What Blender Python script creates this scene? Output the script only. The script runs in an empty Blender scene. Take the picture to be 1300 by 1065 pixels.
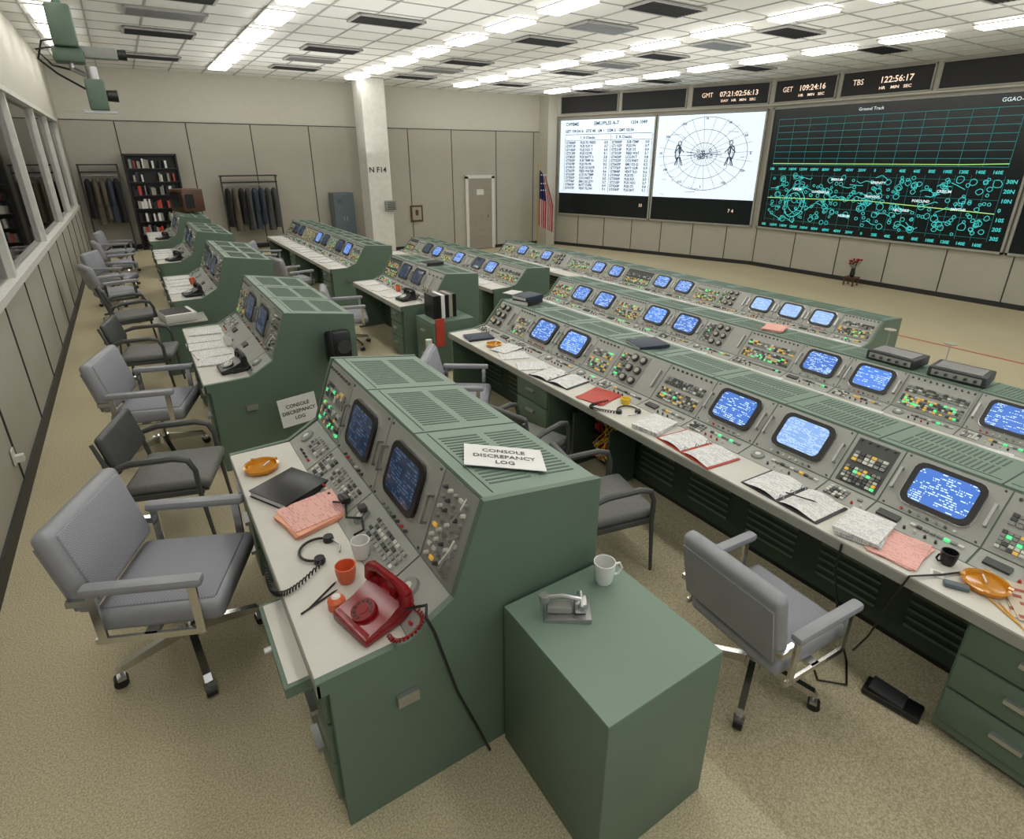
import bpy, bmesh, math, random
from mathutils import Matrix, Vector
random.seed(7)
R=random.random
sc=bpy.context.scene
rad=math.radians

# ------------------------------------------------------------------ materials
MATS={}
def M_(name,col,rough=.5,metal=0,emi=None,es=1,noise=.06,nscale=8,bump=0,bscale=200,trans=0,spec=.5):
    m=bpy.data.materials.new(name); m.use_nodes=True
    nt=m.node_tree; b=nt.nodes['Principled BSDF']
    b.inputs['Roughness'].default_value=rough; b.inputs['Metallic'].default_value=metal
    b.inputs['Specular IOR Level'].default_value=spec
    if trans: b.inputs['Transmission Weight'].default_value=trans
    c=(*col,1)
    if noise>0:
        tc=nt.nodes.new('ShaderNodeTexCoord')
        n=nt.nodes.new('ShaderNodeTexNoise'); n.inputs['Scale'].default_value=nscale; n.inputs['Detail'].default_value=4
        nt.links.new(tc.outputs['Object'],n.inputs['Vector'])
        r=nt.nodes.new('ShaderNodeValToRGB')
        r.color_ramp.elements[0].position=.3; r.color_ramp.elements[1].position=.7
        r.color_ramp.elements[0].color=tuple(x*(1-noise) for x in col)+(1,)
        r.color_ramp.elements[1].color=tuple(min(1,x*(1+noise)) for x in col)+(1,)
        nt.links.new(n.outputs['Fac'],r.inputs['Fac']); nt.links.new(r.outputs['Color'],b.inputs['Base Color'])
    else: b.inputs['Base Color'].default_value=c
    if bump>0:
        tc=nt.nodes.new('ShaderNodeTexCoord')
        n2=nt.nodes.new('ShaderNodeTexNoise'); n2.inputs['Scale'].default_value=bscale; n2.inputs['Detail'].default_value=2
        nt.links.new(tc.outputs['Object'],n2.inputs['Vector'])
        bp=nt.nodes.new('ShaderNodeBump'); bp.inputs['Strength'].default_value=bump; bp.inputs['Distance'].default_value=.01
        nt.links.new(n2.outputs['Fac'],bp.inputs['Height']); nt.links.new(bp.outputs['Normal'],b.inputs['Normal'])
    if emi:
        b.inputs['Emission Color'].default_value=(*emi,1); b.inputs['Emission Strength'].default_value=es
    MATS[name]=m; return m
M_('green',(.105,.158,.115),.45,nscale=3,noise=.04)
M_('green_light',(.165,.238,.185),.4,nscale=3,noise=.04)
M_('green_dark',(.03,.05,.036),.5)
M_('green_slot',(.08,.12,.09),.6)
M_('desk',(.60,.58,.52),.4,noise=.03)
M_('edge',(.32,.32,.28),.4)
M_('panel',(.34,.345,.31),.4,noise=.03)
M_('panel2',(.26,.265,.24),.4)
M_('black',(.010,.010,.011),.35,noise=0)
M_('blackmat',(.016,.016,.018),.7,noise=0)
M_('dark',(.035,.037,.04),.5)
M_('knob',(.06,.06,.06),.4)
M_('metal',(.5,.5,.5),.3,.9)
M_('chrome',(.62,.62,.6),.2,1)
M_('b_grey',(.24,.25,.23),.5,noise=0)
M_('b_white',(.62,.62,.56),.5,noise=0)
M_('b_yellow',(.60,.38,.05),.5,emi=(.9,.5,.08),es=.30,noise=0)
M_('b_green',(.08,.5,.2),.5,emi=(.1,.9,.3),es=.8,noise=0)
M_('b_dark',(.06,.063,.06),.5,noise=0)
M_('b_red',(.5,.05,.03),.5,noise=0)
M_('dial',(.42,.40,.33),.5)
M_('paper',(.74,.74,.72),.7,noise=.02)
M_('pink',(.75,.38,.33),.7)
M_('orange_paper',(.80,.38,.25),.7)
M_('red_cover',(.48,.055,.035),.45)
M_('red',(.22,.008,.012),.2,noise=0)
M_('orange',(.70,.14,.05),.35)
M_('amber',(.80,.34,.01),.1,noise=0,trans=.45)
M_('yellow',(.80,.55,.05),.4)
M_('mugwhite',(.72,.72,.70),.25)
M_('navy',(.015,.025,.05),.5)
M_('chair_vinyl',(.27,.275,.295),.40,noise=.05)
M_('dchair',(.065,.068,.065),.42)
M_('dchair_seat',(.14,.143,.132),.6,noise=.12,nscale=60)
M_('white_paint',(.64,.63,.58),.55)
M_('upper_wall',(.54,.52,.44),.7,noise=.02)
M_('wallpanel',(.40,.378,.315),.65,noise=.03,nscale=2)
M_('joint',(.03,.03,.028),.7)
M_('base_dark',(.02,.02,.02),.5)
M_('ceil',(.80,.80,.765),.85,noise=.04,nscale=30)
M_('tbar',(.40,.40,.38),.5)
M_('vent_dark',(.040,.026,.018),.6)
M_('vent_grey',(.30,.32,.31),.5)
M_('lamp',(.9,.9,.9),.5,emi=(1,.975,.93),es=8.5,noise=0)
M_('screen_black',(.006,.010,.012),.25,noise=0)
M_('screen_white',(.5,.55,.6),.5,emi=(.76,.88,1),es=.80,noise=.0)
M_('ink',(.04,.08,.14),.6,noise=0)
M_('ink_l',(.10,.16,.24),.6,noise=0)
M_('g_cyan',(.0,.1,.1),.5,emi=(.08,.70,.66),es=.8,noise=0)
M_('g_teal',(.0,.1,.1),.5,emi=(.03,.36,.36),es=.45,noise=0)
M_('g_yel',(.1,.1,.0),.5,emi=(.45,.85,.25),es=.9,noise=0)
M_('g_white',(.1,.1,.1),.5,emi=(.8,.95,.95),es=1,noise=0)
M_('g_clock',(.1,.1,.1),.5,emi=(1,.74,.55),es=1.1,noise=0)
M_('wood_brown',(.08,.035,.015),.4,noise=.3)
M_('door',(.30,.27,.22),.5)
M_('locker',(.10,.13,.145),.45)
M_('flag_red',(.45,.02,.03),.8); M_('flag_white',(.65,.65,.63),.8); M_('flag_blue',(.02,.03,.14),.8)
M_('gold',(.6,.42,.12),.3,.8)
M_('coat_a',(.012,.012,.014),.9); M_('coat_b',(.035,.045,.065),.9); M_('coat_c',(.10,.085,.06),.9); M_('coat_d',(.06,.06,.06),.9)
M_('leaf',(.02,.06,.02),.6); M_('rose',(.30,.01,.02),.6)
M_('redtape',(.45,.08,.06),.7)
M_('cream_box',(.34,.315,.25),.5)
M_('pencil',(.70,.36,.05),.5)

def carpet():
    m=bpy.data.materials.new('carpet'); m.use_nodes=True; nt=m.node_tree; b=nt.nodes['Principled BSDF']
    b.inputs['Roughness'].default_value=.95; b.inputs['Specular IOR Level'].default_value=.1
    tc=nt.nodes.new('ShaderNodeTexCoord')
    n=nt.nodes.new('ShaderNodeTexNoise'); n.inputs['Scale'].default_value=130; n.inputs['Detail'].default_value=2
    n3=nt.nodes.new('ShaderNodeTexNoise'); n3.inputs['Scale'].default_value=.9; n3.inputs['Detail'].default_value=6
    nt.links.new(tc.outputs['Object'],n.inputs['Vector']); nt.links.new(tc.outputs['Object'],n3.inputs['Vector'])
    r=nt.nodes.new('ShaderNodeValToRGB')
    r.color_ramp.elements[0].position=.34; r.color_ramp.elements[1].position=.66
    r.color_ramp.elements[0].color=(.36,.312,.195,1); r.color_ramp.elements[1].color=(.60,.54,.385,1)
    nt.links.new(n.outputs['Fac'],r.inputs['Fac'])
    mx=nt.nodes.new('ShaderNodeMixRGB'); mx.blend_type='MULTIPLY'; mx.inputs[0].default_value=.3
    r2=nt.nodes.new('ShaderNodeValToRGB'); r2.color_ramp.elements[0].position=.3; r2.color_ramp.elements[0].color=(.74,.72,.68,1); r2.color_ramp.elements[1].position=.7
    nt.links.new(n3.outputs['Fac'],r2.inputs['Fac'])
    nt.links.new(r.outputs['Color'],mx.inputs[1]); nt.links.new(r2.outputs['Color'],mx.inputs[2])
    nt.links.new(mx.outputs[0],b.inputs['Base Color'])
    bp=nt.nodes.new('ShaderNodeBump'); bp.inputs['Strength'].default_value=.3; bp.inputs['Distance'].default_value=.01
    nt.links.new(n.outputs['Fac'],bp.inputs['Height']); nt.links.new(bp.outputs['Normal'],b.inputs['Normal'])
    MATS['carpet']=m
carpet()
def textmat(name,bg,fg,rows,cols,estr,coord='UV',thr=.5,rough=.3,band=None):
    """rows of character-like marks"""
    m=bpy.data.materials.new(name); m.use_nodes=True; nt=m.node_tree; b=nt.nodes['Principled BSDF']
    b.inputs['Roughness'].default_value=rough
    N=nt.nodes.new; L=nt.links.new
    tc=N('ShaderNodeTexCoord'); sp=N('ShaderNodeSeparateXYZ'); L(tc.outputs[coord],sp.inputs[0])
    def mth(op,a,bb=None):
        q=N('ShaderNodeMath'); q.operation=op
        for i,x in enumerate((a,bb)):
            if x is None: continue
            if isinstance(x,(int,float)): q.inputs[i].default_value=x
            else: L(x,q.inputs[i])
        return q.outputs[0]
    X,Y=('X','Y') if coord=='UV' else ('Y','X')
    v=mth('MULTIPLY',sp.outputs[Y],rows); fl=mth('FLOOR',v); fr=mth('FRACT',v)
    row=mth('MULTIPLY',mth('GREATER_THAN',fr,.3),mth('LESS_THAN',fr,.8))
    u=mth('MULTIPLY',sp.outputs[X],cols); uf=mth('FLOOR',u)
    cb=N('ShaderNodeCombineXYZ'); L(uf,cb.inputs[0]); L(fl,cb.inputs[1])
    wn=N('ShaderNodeTexWhiteNoise'); wn.noise_dimensions='2D'; L(cb.outputs[0],wn.inputs['Vector'])
    cb2=N('ShaderNodeCombineXYZ'); L(mth('FLOOR',mth('MULTIPLY',sp.outputs[X],cols*.16)),cb2.inputs[0]); L(fl,cb2.inputs[1])
    wn2=N('ShaderNodeTexWhiteNoise'); wn2.noise_dimensions='2D'; L(cb2.outputs[0],wn2.inputs['Vector'])
    k=mth('MULTIPLY',mth('GREATER_THAN',wn.outputs['Value'],.35),mth('GREATER_THAN',wn2.outputs['Value'],thr))
    k=mth('MULTIPLY',k,row)
    mx=N('ShaderNodeMixRGB'); L(k,mx.inputs[0]); mx.inputs[1].default_value=(*bg,1); mx.inputs[2].default_value=(*fg,1)
    if estr>0:
        b.inputs['Base Color'].default_value=(.02,.03,.05,1)
        L(mx.outputs[0],b.inputs['Emission Color']); b.inputs['Emission Strength'].default_value=estr
    else: L(mx.outputs[0],b.inputs['Base Color'])
    MATS[name]=m
textmat('crt_blue',(.04,.14,.50),(.60,.80,1.0),16,56,1.3,thr=.55)
textmat('crt_blue2',(.06,.19,.62),(.45,.65,1.0),11,40,1.3,thr=.45)
textmat('crt_pale',(.24,.42,.78),(.60,.78,1.0),26,30,1.1,thr=.4)
textmat('crt_off',(.006,.014,.035),(.05,.09,.17),13,40,.9,thr=.5,rough=.12)
textmat('printed',(.72,.72,.69),(.46,.46,.47),24,50,0,'Generated',.3,.7)
textmat('printed_pink',(.80,.44,.38),(.60,.30,.27),24,50,0,'Generated',.5,.7)
textmat('magazine',(.55,.48,.37),(.35,.08,.05),6,14,0,'Generated',.3,.5)
def weave():
    m=bpy.data.materials.new('chair_weave'); m.use_nodes=True; nt=m.node_tree; b=nt.nodes['Principled BSDF']; b.inputs['Roughness'].default_value=.85
    tc=nt.nodes.new('ShaderNodeTexCoord'); ch=nt.nodes.new('ShaderNodeTexChecker'); ch.inputs['Scale'].default_value=150
    ch.inputs[1].default_value=(.31,.31,.34,1); ch.inputs[2].default_value=(.225,.23,.26,1)
    nt.links.new(tc.outputs['Object'],ch.inputs[0]); nt.links.new(ch.outputs[0],b.inputs['Base Color'])
    MATS['chair_weave']=m
weave()
def glassmat():
    m=bpy.data.materials.new('window_glass'); m.use_nodes=True; nt=m.node_tree
    for n in list(nt.nodes): nt.nodes.remove(n)
    o=nt.nodes.new('ShaderNodeOutputMaterial'); t=nt.nodes.new('ShaderNodeBsdfTransparent'); t.inputs[0].default_value=(.70,.76,.68,1)
    g=nt.nodes.new('ShaderNodeBsdfGlossy'); g.inputs['Roughness'].default_value=.03
    mx=nt.nodes.new('ShaderNodeMixShader'); fr=nt.nodes.new('ShaderNodeFresnel'); fr.inputs[0].default_value=2.2
    nt.links.new(fr.outputs[0],mx.inputs[0]); nt.links.new(t.outputs[0],mx.inputs[1]); nt.links.new(g.outputs[0],mx.inputs[2]); nt.links.new(mx.outputs[0],o.inputs[0])
    MATS['glass']=m
glassmat()

# ------------------------------------------------------------------ mesh builder
_rb={}
def rb_data(s,b,seg):
    k=(tuple(round(x,4) for x in s),round(b,4),seg)
    if k in _rb: return _rb[k]
    bm=bmesh.new(); bmesh.ops.create_cube(bm,size=1)
    for v in bm.verts: v.co=Vector((v.co.x*s[0],v.co.y*s[1],v.co.z*s[2]))
    bmesh.ops.bevel(bm,geom=bm.edges[:],offset=b,segments=seg,affect='EDGES',profile=.5)
    bm.verts.index_update()
    d=([v.co.copy() for v in bm.verts],[[v.index for v in f.verts] for f in bm.faces]); bm.free()
    _rb[k]=d; return d
def frame(o,ex,ey,ez):
    m=Matrix.Identity(4)
    for i,a in enumerate((ex,ey,ez)):
        for j in range(3): m[j][i]=a[j]
    for j in range(3): m[j][3]=o[j]
    return m
def TR(x=0,y=0,z=0,rz=0,ry=0,rx=0):
    return Matrix.Translation((x,y,z))@Matrix.Rotation(rad(rz),4,'Z')@Matrix.Rotation(rad(ry),4,'Y')@Matrix.Rotation(rad(rx),4,'X')
class MB:
    def __init__(s): s.v=[];s.f=[];s.m=[];s.uv=[];s.slots=[]
    def slot(s,n):
        if n not in s.slots: s.slots.append(n)
        return s.slots.index(n)
    def add(s,vs,fs,mat,M=None,uvs=None):
        o=len(s.v); k=s.slot(mat)
        for p in vs:
            p=Vector(p); s.v.append(M@p if M is not None else p)
        for i,f in enumerate(fs):
            s.f.append([o+a for a in f]); s.m.append(k); s.uv.append(uvs[i] if uvs else None)
    def box(s,c,z,mat,M=None):
        x,y,w=z[0]/2,z[1]/2,z[2]/2; C=c
        vs=[(C[0]+a*x,C[1]+b*y,C[2]+d*w) for d in(-1,1) for b in(-1,1) for a in(-1,1)]
        s.add(vs,[(0,2,3,1),(4,5,7,6),(0,1,5,4),(2,6,7,3),(0,4,6,2),(1,3,7,5)],mat,M)
    def rbox(s,c,z,b,mat,M=None,seg=2):
        v,f=rb_data(z,b,seg); T=Matrix.Translation(c)
        s.add(v,f,mat,(M@T) if M is not None else T)
    def prism(s,prof,y0,y1,mat,M=None):
        n=len(prof); vs=[(p[0],y0,p[1]) for p in prof]+[(p[0],y1,p[1]) for p in prof]
        fs=[list(range(n)),list(range(2*n-1,n-1,-1))]+[(i,i+n,(i+1)%n+n,(i+1)%n) for i in range(n)]
        s.add(vs,fs,mat,M)
    def cyl(s,p0,p1,r0,r1,mat,M=None,seg=14,cap=True):
        p0=Vector(p0);p1=Vector(p1);d=(p1-p0)
        a=d.orthogonal().normalized(); b=d.normalized().cross(a)
        vs=[];
        for p,r in((p0,r0),(p1,r1)):
            for i in range(seg):
                t=2*math.pi*i/seg; vs.append(p+a*(r*math.cos(t))+b*(r*math.sin(t)))
        fs=[(i,(i+1)%seg,seg+(i+1)%seg,seg+i) for i in range(seg)]
        if cap: fs+= [list(range(seg-1,-1,-1)),list(range(seg,2*seg))]
        s.add(vs,fs,mat,M)
    def lathe(s,prof,mat,M=None,seg=24,c=(0,0,0)):
        vs=[];n=len(prof)
        for r,z in prof:
            for i in range(seg):
                t=2*math.pi*i/seg; vs.append((c[0]+r*math.cos(t),c[1]+r*math.sin(t),c[2]+z))
        fs=[(j*seg+i,j*seg+(i+1)%seg,(j+1)*seg+(i+1)%seg,(j+1)*seg+i) for j in range(n-1) for i in range(seg)]
        if prof[0][0]>1e-4: fs.append(list(range(seg-1,-1,-1)))
        s.add(vs,fs,mat,M)
    def tube(s,path,r,mat,M=None,seg=8,rr=None):
        P=[Vector(p) for p in path]; n=len(P); vs=[]; prev=None
        for i,p in enumerate(P):
            d=(P[min(i+1,n-1)]-P[max(i-1,0)]).normalized()
            if prev is None: a=d.orthogonal().normalized()
            else: a=(prev-d*prev.dot(d)); a=a.normalized() if a.length>1e-6 else d.orthogonal().normalized()
            prev=a; b=d.cross(a); q=rr[i] if rr else r
            for k in range(seg):
                t=2*math.pi*k/seg; vs.append(p+a*(q*math.cos(t))+b*(q*math.sin(t)))
        fs=[(j*seg+k,j*seg+(k+1)%seg,(j+1)*seg+(k+1)%seg,(j+1)*seg+k) for j in range(n-1) for k in range(seg)]
        fs+=[list(range(seg-1,-1,-1)),list(range((n-1)*seg,n*seg))]
        s.add(vs,fs,mat,M)
    def rr(s,c,w,h,r,n0,n1,mat,M,dome=0,uvo=None):
        pts=[]
        for (cx,cy,a0) in ((w/2-r,h/2-r,0),(-w/2+r,h/2-r,90),(-w/2+r,-h/2+r,180),(w/2-r,-h/2+r,270)):
            for k in range(4):
                a=rad(a0+k*30); pts.append((cx+r*math.cos(a),cy+r*math.sin(a)))
        n=len(pts)
        vs=[(c[0]+x,c[1]+y,n0) for x,y in pts]+[(c[0]+x,c[1]+y,n1) for x,y in pts]+[(c[0],c[1],n1+dome)]
        fs=[(i,(i+1)%n,n+(i+1)%n,n+i) for i in range(n)]
        uvs=[None]*n
        for i in range(n):
            fs.append((n+i,n+(i+1)%n,2*n))
            if uvo is not None:
                q=lambda p:(uvo+.5+p[0]/w,uvo+.5+p[1]/h)
                uvs.append([q(pts[i]),q(pts[(i+1)%n]),(uvo+.5,uvo+.5)])
            else: uvs.append(None)
        s.add(vs,fs,mat,M,uvs)
    def text(s,t,o,ex,ey,size,mat,align='LEFT',off=.004,sx=1,bold=0):
        cu=bpy.data.curves.new('t','FONT'); cu.body=t; cu.size=size; cu.align_x=align; cu.resolution_u=2; cu.offset=bold
        ob=bpy.data.objects.new('t',cu); sc.collection.objects.link(ob)
        dg=bpy.context.evaluated_depsgraph_get(); me=bpy.data.meshes.new_from_object(ob.evaluated_get(dg))
        ex=Vector(ex).normalized();ey=Vector(ey).normalized();n=ex.cross(ey)
        F=frame(Vector(o)+n*off,ex*sx,ey,n)
        s.add([v.co for v in me.vertices],[list(p.vertices) for p in me.polygons],mat,F)
        bpy.data.objects.remove(ob); bpy.data.curves.remove(cu); bpy.data.meshes.remove(me)
    def mesh(s,name,smooth=True):
        me=bpy.data.meshes.new(name); me.from_pydata([tuple(v) for v in s.v],[],s.f)
        for n in s.slots: me.materials.append(MATS[n])
        me.polygons.foreach_set('material_index',s.m)
        if any(u for u in s.uv):
            ul=me.uv_layers.new(name='UV'); 
            for p in me.polygons:
                u=s.uv[p.index]
                if u:
                    for li,q in zip(p.loop_indices,u): ul.data[li].uv=q
        me.update()
        bm=bmesh.new(); bm.from_mesh(me); bmesh.ops.recalc_face_normals(bm,faces=bm.faces[:]); bm.to_mesh(me); bm.free()
        me.polygons.foreach_set('use_smooth',[True]*len(me.polygons)); me.set_sharp_from_angle(angle=rad(32))
        return me
    def build(s,name,loc=(0,0,0),rz=0,smooth=True):
        return inst(s.mesh(name,smooth),name,loc,rz)
def inst(me,name,loc=(0,0,0),rz=0,rx=0,ry=0,scale=1):
    ob=bpy.data.objects.new(name,me); ob.location=loc; ob.rotation_euler=(rad(rx),rad(ry),rad(rz)); ob.scale=(scale,)*3
    sc.collection.objects.link(ob); return ob

# ------------------------------------------------------------------ dimensions
XL=-1.1; YB=19.6; ZC=4.56; YN=-3.0
TX=[1.62,4.06,6.20,8.85]; TZ=[0,-.22,-.45,-.68,-.90]
A=Vector((14.3,19.3,0)); B=Vector((16.9,11.7,0)); XS=16.9
D1=(B-A).normalized(); N1=D1.cross(Vector((0,0,1))); L1=(B-A).length
UP=Vector((0,0,1))

mb=MB(); prof=[(XL-.1,0)]
for i,x in enumerate(TX): prof+=[(x,TZ[i]),(x,TZ[i+1])]
prof+=[(XS+.3,TZ[4]),(XS+.3,-1.2),(XL-.1,-1.2)]
mb.prism(prof,YN,YB+.1,'carpet'); mb.build('floor')
mb=MB(); mb.box(((XL+XS)/2-.2,(YN+YB)/2,ZC+.06),(XS-XL+3.6,YB-YN+.2,.1),'ceil'); mb.build('ceiling')
mb=MB()
x=XL+.3
while x<XS: mb.box((x,(YN+YB)/2,ZC+.006),(.028,YB-YN-.05,.02),'tbar'); x+=.8
y=YN+.3
while y<YB: mb.box(((XL+XS)/2,y,ZC+.008),(XS-XL-.05,.028,.018),'tbar'); y+=.8
mb.build('ceiling_tile_grid')
lm=MB(); lm.box((0,0,-.03),(.40,.98,.05),'lamp')
for a in(-1,1): lm.box((a*.215,0,-.012),(.03,1.06,.024),'white_paint'); lm.box((0,a*.505,-.012),(.46,.03,.024),'white_paint')
lme=lm.mesh('ceiling_light')
for x in (-.5,2.6,6.15,9.65,13.2):
    y=-1.6
    while y<18.6:
        inst(lme,'ceiling_light',(x,y,ZC-.01)); y+=1.6
def vent(dark):
    v=MB(); m='vent_dark' if dark else 'vent_grey'
    v.box((0,0,-.01),(1.1,.56,.02),m)
    for a in(-1,1): v.box((a*.57,0,-.015),(.04,.64,.03),'tbar'); v.box((0,a*.30,-.015),(1.18,.04,.03),'tbar')
    for i in range(8): v.box((0,-.24+i*.068,-.02),(1.08,.012,.03),'dark' if dark else 'metal')
    return v.mesh('ceiling_vent')
vd,vg=vent(1),vent(0)
for x in (1.1,4.3,7.6,10.9,14.2):
    for y in (1.0,4.2,7.4,10.6,13.8,17.0):
        inst(vd,'ceiling_vent',(x,y,ZC-.004))
for x,y in ((1.1,12.0),(7.7,9.0),(10.9,9.0),(4.3,15.4),(10.9,12.2),(7.6,15.4)):
    inst(vg,'ceiling_vent',(x,y,ZC-.004))

# left wall with viewing windows
ZS,ZH=1.2,3.28
mb=MB(); mb.box((XL-.1,(YN+YB)/2,ZS/2-.1),(.2,YB-YN,ZS+.2),'wallpanel'); mb.box((XL-.1,(YN+YB)/2,(ZH+ZC)/2+.1),(.2,YB-YN,ZC-ZH+.2),'upper_wall')
mb.box((XL-.1,YB-.35,(ZS+ZH)/2),(.2,.7,ZH-ZS),'wallpanel')
y=YN+.4
while y<YB-.1:
    mb.box((XL+.003,y,ZS/2),(.012,.022,ZS-.05),'joint'); y+=1.3
mb.build('wall_left')
wy=[YN+.1,1.2,4.4,7.6,10.8,14.0,16.4,YB-.72]
for i in range(len(wy)-1):
    w=MB(); a,b=wy[i],wy[i+1]; c=(a+b)/2
    w.box((XL-.08,c,(ZS+ZH)/2),(.01,b-a-.06,ZH-ZS-.1),'glass')
    for q in(a+.03,b-.03): w.box((XL-.05,q,(ZS+ZH)/2),(.08,.05,ZH-ZS),'white_paint')
    w.box((XL-.04,c,ZS+.035),(.13,b-a,.07),'white_paint'); w.box((XL-.04,c,ZH-.035),(.13,b-a,.07),'white_paint')
    w.build('window_%d'%(i+1))
mb=MB(); mb.box((XL-4.0,(YN+YB)/2,2.3),(.1,YB-YN,4.6),'wallpanel'); mb.box((XL-2.1,(YN+YB)/2,.5),(3.8,YB-YN,.1),'dark'); mb.box((XL-2.1,(YN+YB)/2,3.9),(3.8,YB-YN,.1),'wallpanel')
mb.box((XL-2.1,YB,2.3),(4,.1,4.6),'wallpanel')
mb.build('wall_viewing_room')
lv=MB(); lv.box((0,0,0),(.3,1.2,.05),'lamp'); lvm=lv.mesh('viewing_room_light')
for y in (3,8,13,18): inst(lvm,'viewing_room_light',(XL-2.2,y,3.82),scale=.9)
seat=MB()
for i in range(9): 
    seat.rbox((0,i*.62,.30),(.5,.56,.12),.04,'red_cover'); seat.rbox((-.28,i*.62,.62),(.12,.56,.62),.05,'red_cover'); seat.box((0,i*.62+.31,.3),(.4,.03,.5),'dark')
    seat.box((-.05,i*.62,.14),(.2,.2,.24),'dark')
sm=seat.mesh('theater_seats')
for y in (2,9): inst(sm,'theater_seats',(XL-1.5,y,.55))
mb=MB(); mb.box((XL+.01,(YN+YB)/2,.06),(.02,YB-YN-.04,.12),'base_dark'); mb.build('baseboard_left')

# back wall
mb=MB(); mb.box(((XL+A.x)/2,YB+.1,ZC/2-.6),(A.x-XL+.8,.2,ZC+1.4),'upper_wall')
ZP=3.3
mb.box(((XL+A.x)/2,YB-.015,ZP/2-.6),(A.x-XL-.02,.03,ZP+1.2),'wallpanel')
for x in (.09,1.76,3.44,5.12,6.8,8.4,10.05,11.9,13.6): mb.box((x,YB-.032,ZP/2-.5),(.025,.012,ZP+1.0-.01),'joint')
mb.box(((XL+A.x)/2,YB-.032,ZP+.01),(A.x-XL-.02,.02,.02),'joint')
mb.build('wall_back')
mb=MB()
xs=[XL]+TX+[A.x]
for i in range(5): mb.box(((xs[i]+xs[i+1])/2,YB-.05,TZ[i]+.06),(xs[i+1]-xs[i]-.01,.02,.12),'base_dark')
mb.build('baseboard_back')
# screen wall
mb=MB()
def wallseg(mb,P,Q,z0,z1,mat,th=.2,off=0):
    P=Vector(P);Q=Vector(Q); d=(Q-P).normalized(); n=d.cross(UP); L=(Q-P).length
    F=frame(P+n*off,d,UP,n)
    mb.box((L/2,(z0+z1)/2,-th/2),(L,z1-z0,th),mat,F); return F,L
E=Vector((XS,YN,0))
wallseg(mb,A,B,-1.1,ZC+.1,'wallpanel'); wallseg(mb,B,E,-1.1,ZC+.1,'wallpanel')
F1,_=wallseg(mb,A,B,3.84,ZC+.05,'upper_wall',.3,.10); F2,_=wallseg(mb,B,E,3.84,ZC+.05,'upper_wall',.3,.10)
for t in [.02,.165,.31,.455,.6,.745,.89]: mb.box((t*L1,-.3,.002-.1),(.025,1.15,.012),'joint',F1)
for k in range(10): mb.box((.1+k*1.35,-.3,.002-.1),(.025,1.15,.012),'joint',F2)
mb.build('wall_front')
mb=MB(); mb.box((A.x-.22,A.y,ZC/2-.5),(.42,.6,ZC+1.1),'upper_wall'); mb.build('wall_corner_return')
mb=MB(); wallseg(mb,A,B,-.9,-.78,'base_dark',.02,.025); wallseg(mb,B,E,-.9,-.78,'base_dark',.02,.025); mb.build('baseboard_front')

def SF(seg): return (A,D1,N1) if seg==1 else (B,Vector((0,-1,0)),Vector((-1,0,0)))
def line(m,F,x0,y0,x1,y1,w,mat,o=.074):
    d=Vector((x1-x0,y1-y0)); L=d.length
    if L<1e-6: return
    q=Vector((-d.y,d.x))/L*w/2
    m.add([(x0+q.x,y0+q.y,o),(x1+q.x,y1+q.y,o),(x1-q.x,y1-q.y,o),(x0-q.x,y0-q.y,o)],[(0,3,2,1)],mat,F)
def circ(m,F,cx,cy,rx,ry,w,mat,o=.074,seg=14,a0=0,a1=360,jit=0):
    P=[]
    for k in range(seg+1):
        a=rad(a0+(a1-a0)*k/seg); j=1+jit*(R()-.5) if 0<k<seg else 1
        P.append((cx+rx*j*math.cos(a),cy+ry*j*math.sin(a)))
    for p,q in zip(P,P[1:]): line(m,F,p[0],p[1],q[0],q[1],w,mat,o)
def screen(seg,a,b,z0,z1,white0=None):
    P,d,n=SF(seg); m=MB(); F=frame(P,d,UP,n)
    m.box(((a+b)/2,(z0+z1)/2,.031),(b-a,z1-z0,.05),'screen_black',F)
    if white0: m.box(((a+b)/2,(white0+z1)/2-.02,.06),(b-a-.06,z1-white0-.04,.02),'screen_white',F)
    for x in(a,b): m.box((x,(z0+z1)/2,.05),(.05,z1-z0+.05,.09),'edge',F)
    for z in(z0,z1): m.box(((a+b)/2,z,.05),(b-a+.05,.05,.09),'edge',F)
    T=lambda s,x,z,size,mat,al='LEFT',sx=1,bold=0: m.text(s,P+d*x+UP*z+n*.072,d,UP,size,mat,al,.003,sx,bold)
    Lf=lambda x0,y0,x1,y1,w,mat,o=.074: line(m,F,x0,y0,x1,y1,w,mat,o)
    return m,F,T,Lf
za,zb=.33,3.74
s1a,s1b=.05*L1,.535*L1
m,F,T,Lf=screen(1,s1a,s1b,za,zb,1.12)
W=s1b-s1a
T('CVPBMS',s1a+.25,3.5,.16,'ink',bold=.004); T('EMU/PLSS A-7',s1a+W*.38,3.5,.17,'ink',bold=.004); T('1234 1049',s1b-.95,3.5,.15,'ink',bold=.004)
T('GET 109:24:16   SITE 48   LM 1   CSM 2   GMT 02:56',s1a+.25,3.27,.13,'ink',bold=.004)
T('1  A Checks',s1a+.9,3.05,.13,'ink',bold=.004); T('2  B Checks',s1a+2.4,3.05,.13,'ink',bold=.004)
rows=['PLSS FD PRESS','PLSS SUIT P','PLSS H2O T','PLSS O2 PR','PLSS BATT V','SUB TEMP IN','PLSS PH PR','PLSS O2 RATE','FEED WATER','LCG IN TEMP','CO2 PART P','EMU O2 QTY','BATT CURR','VENT FLOW']
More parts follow.
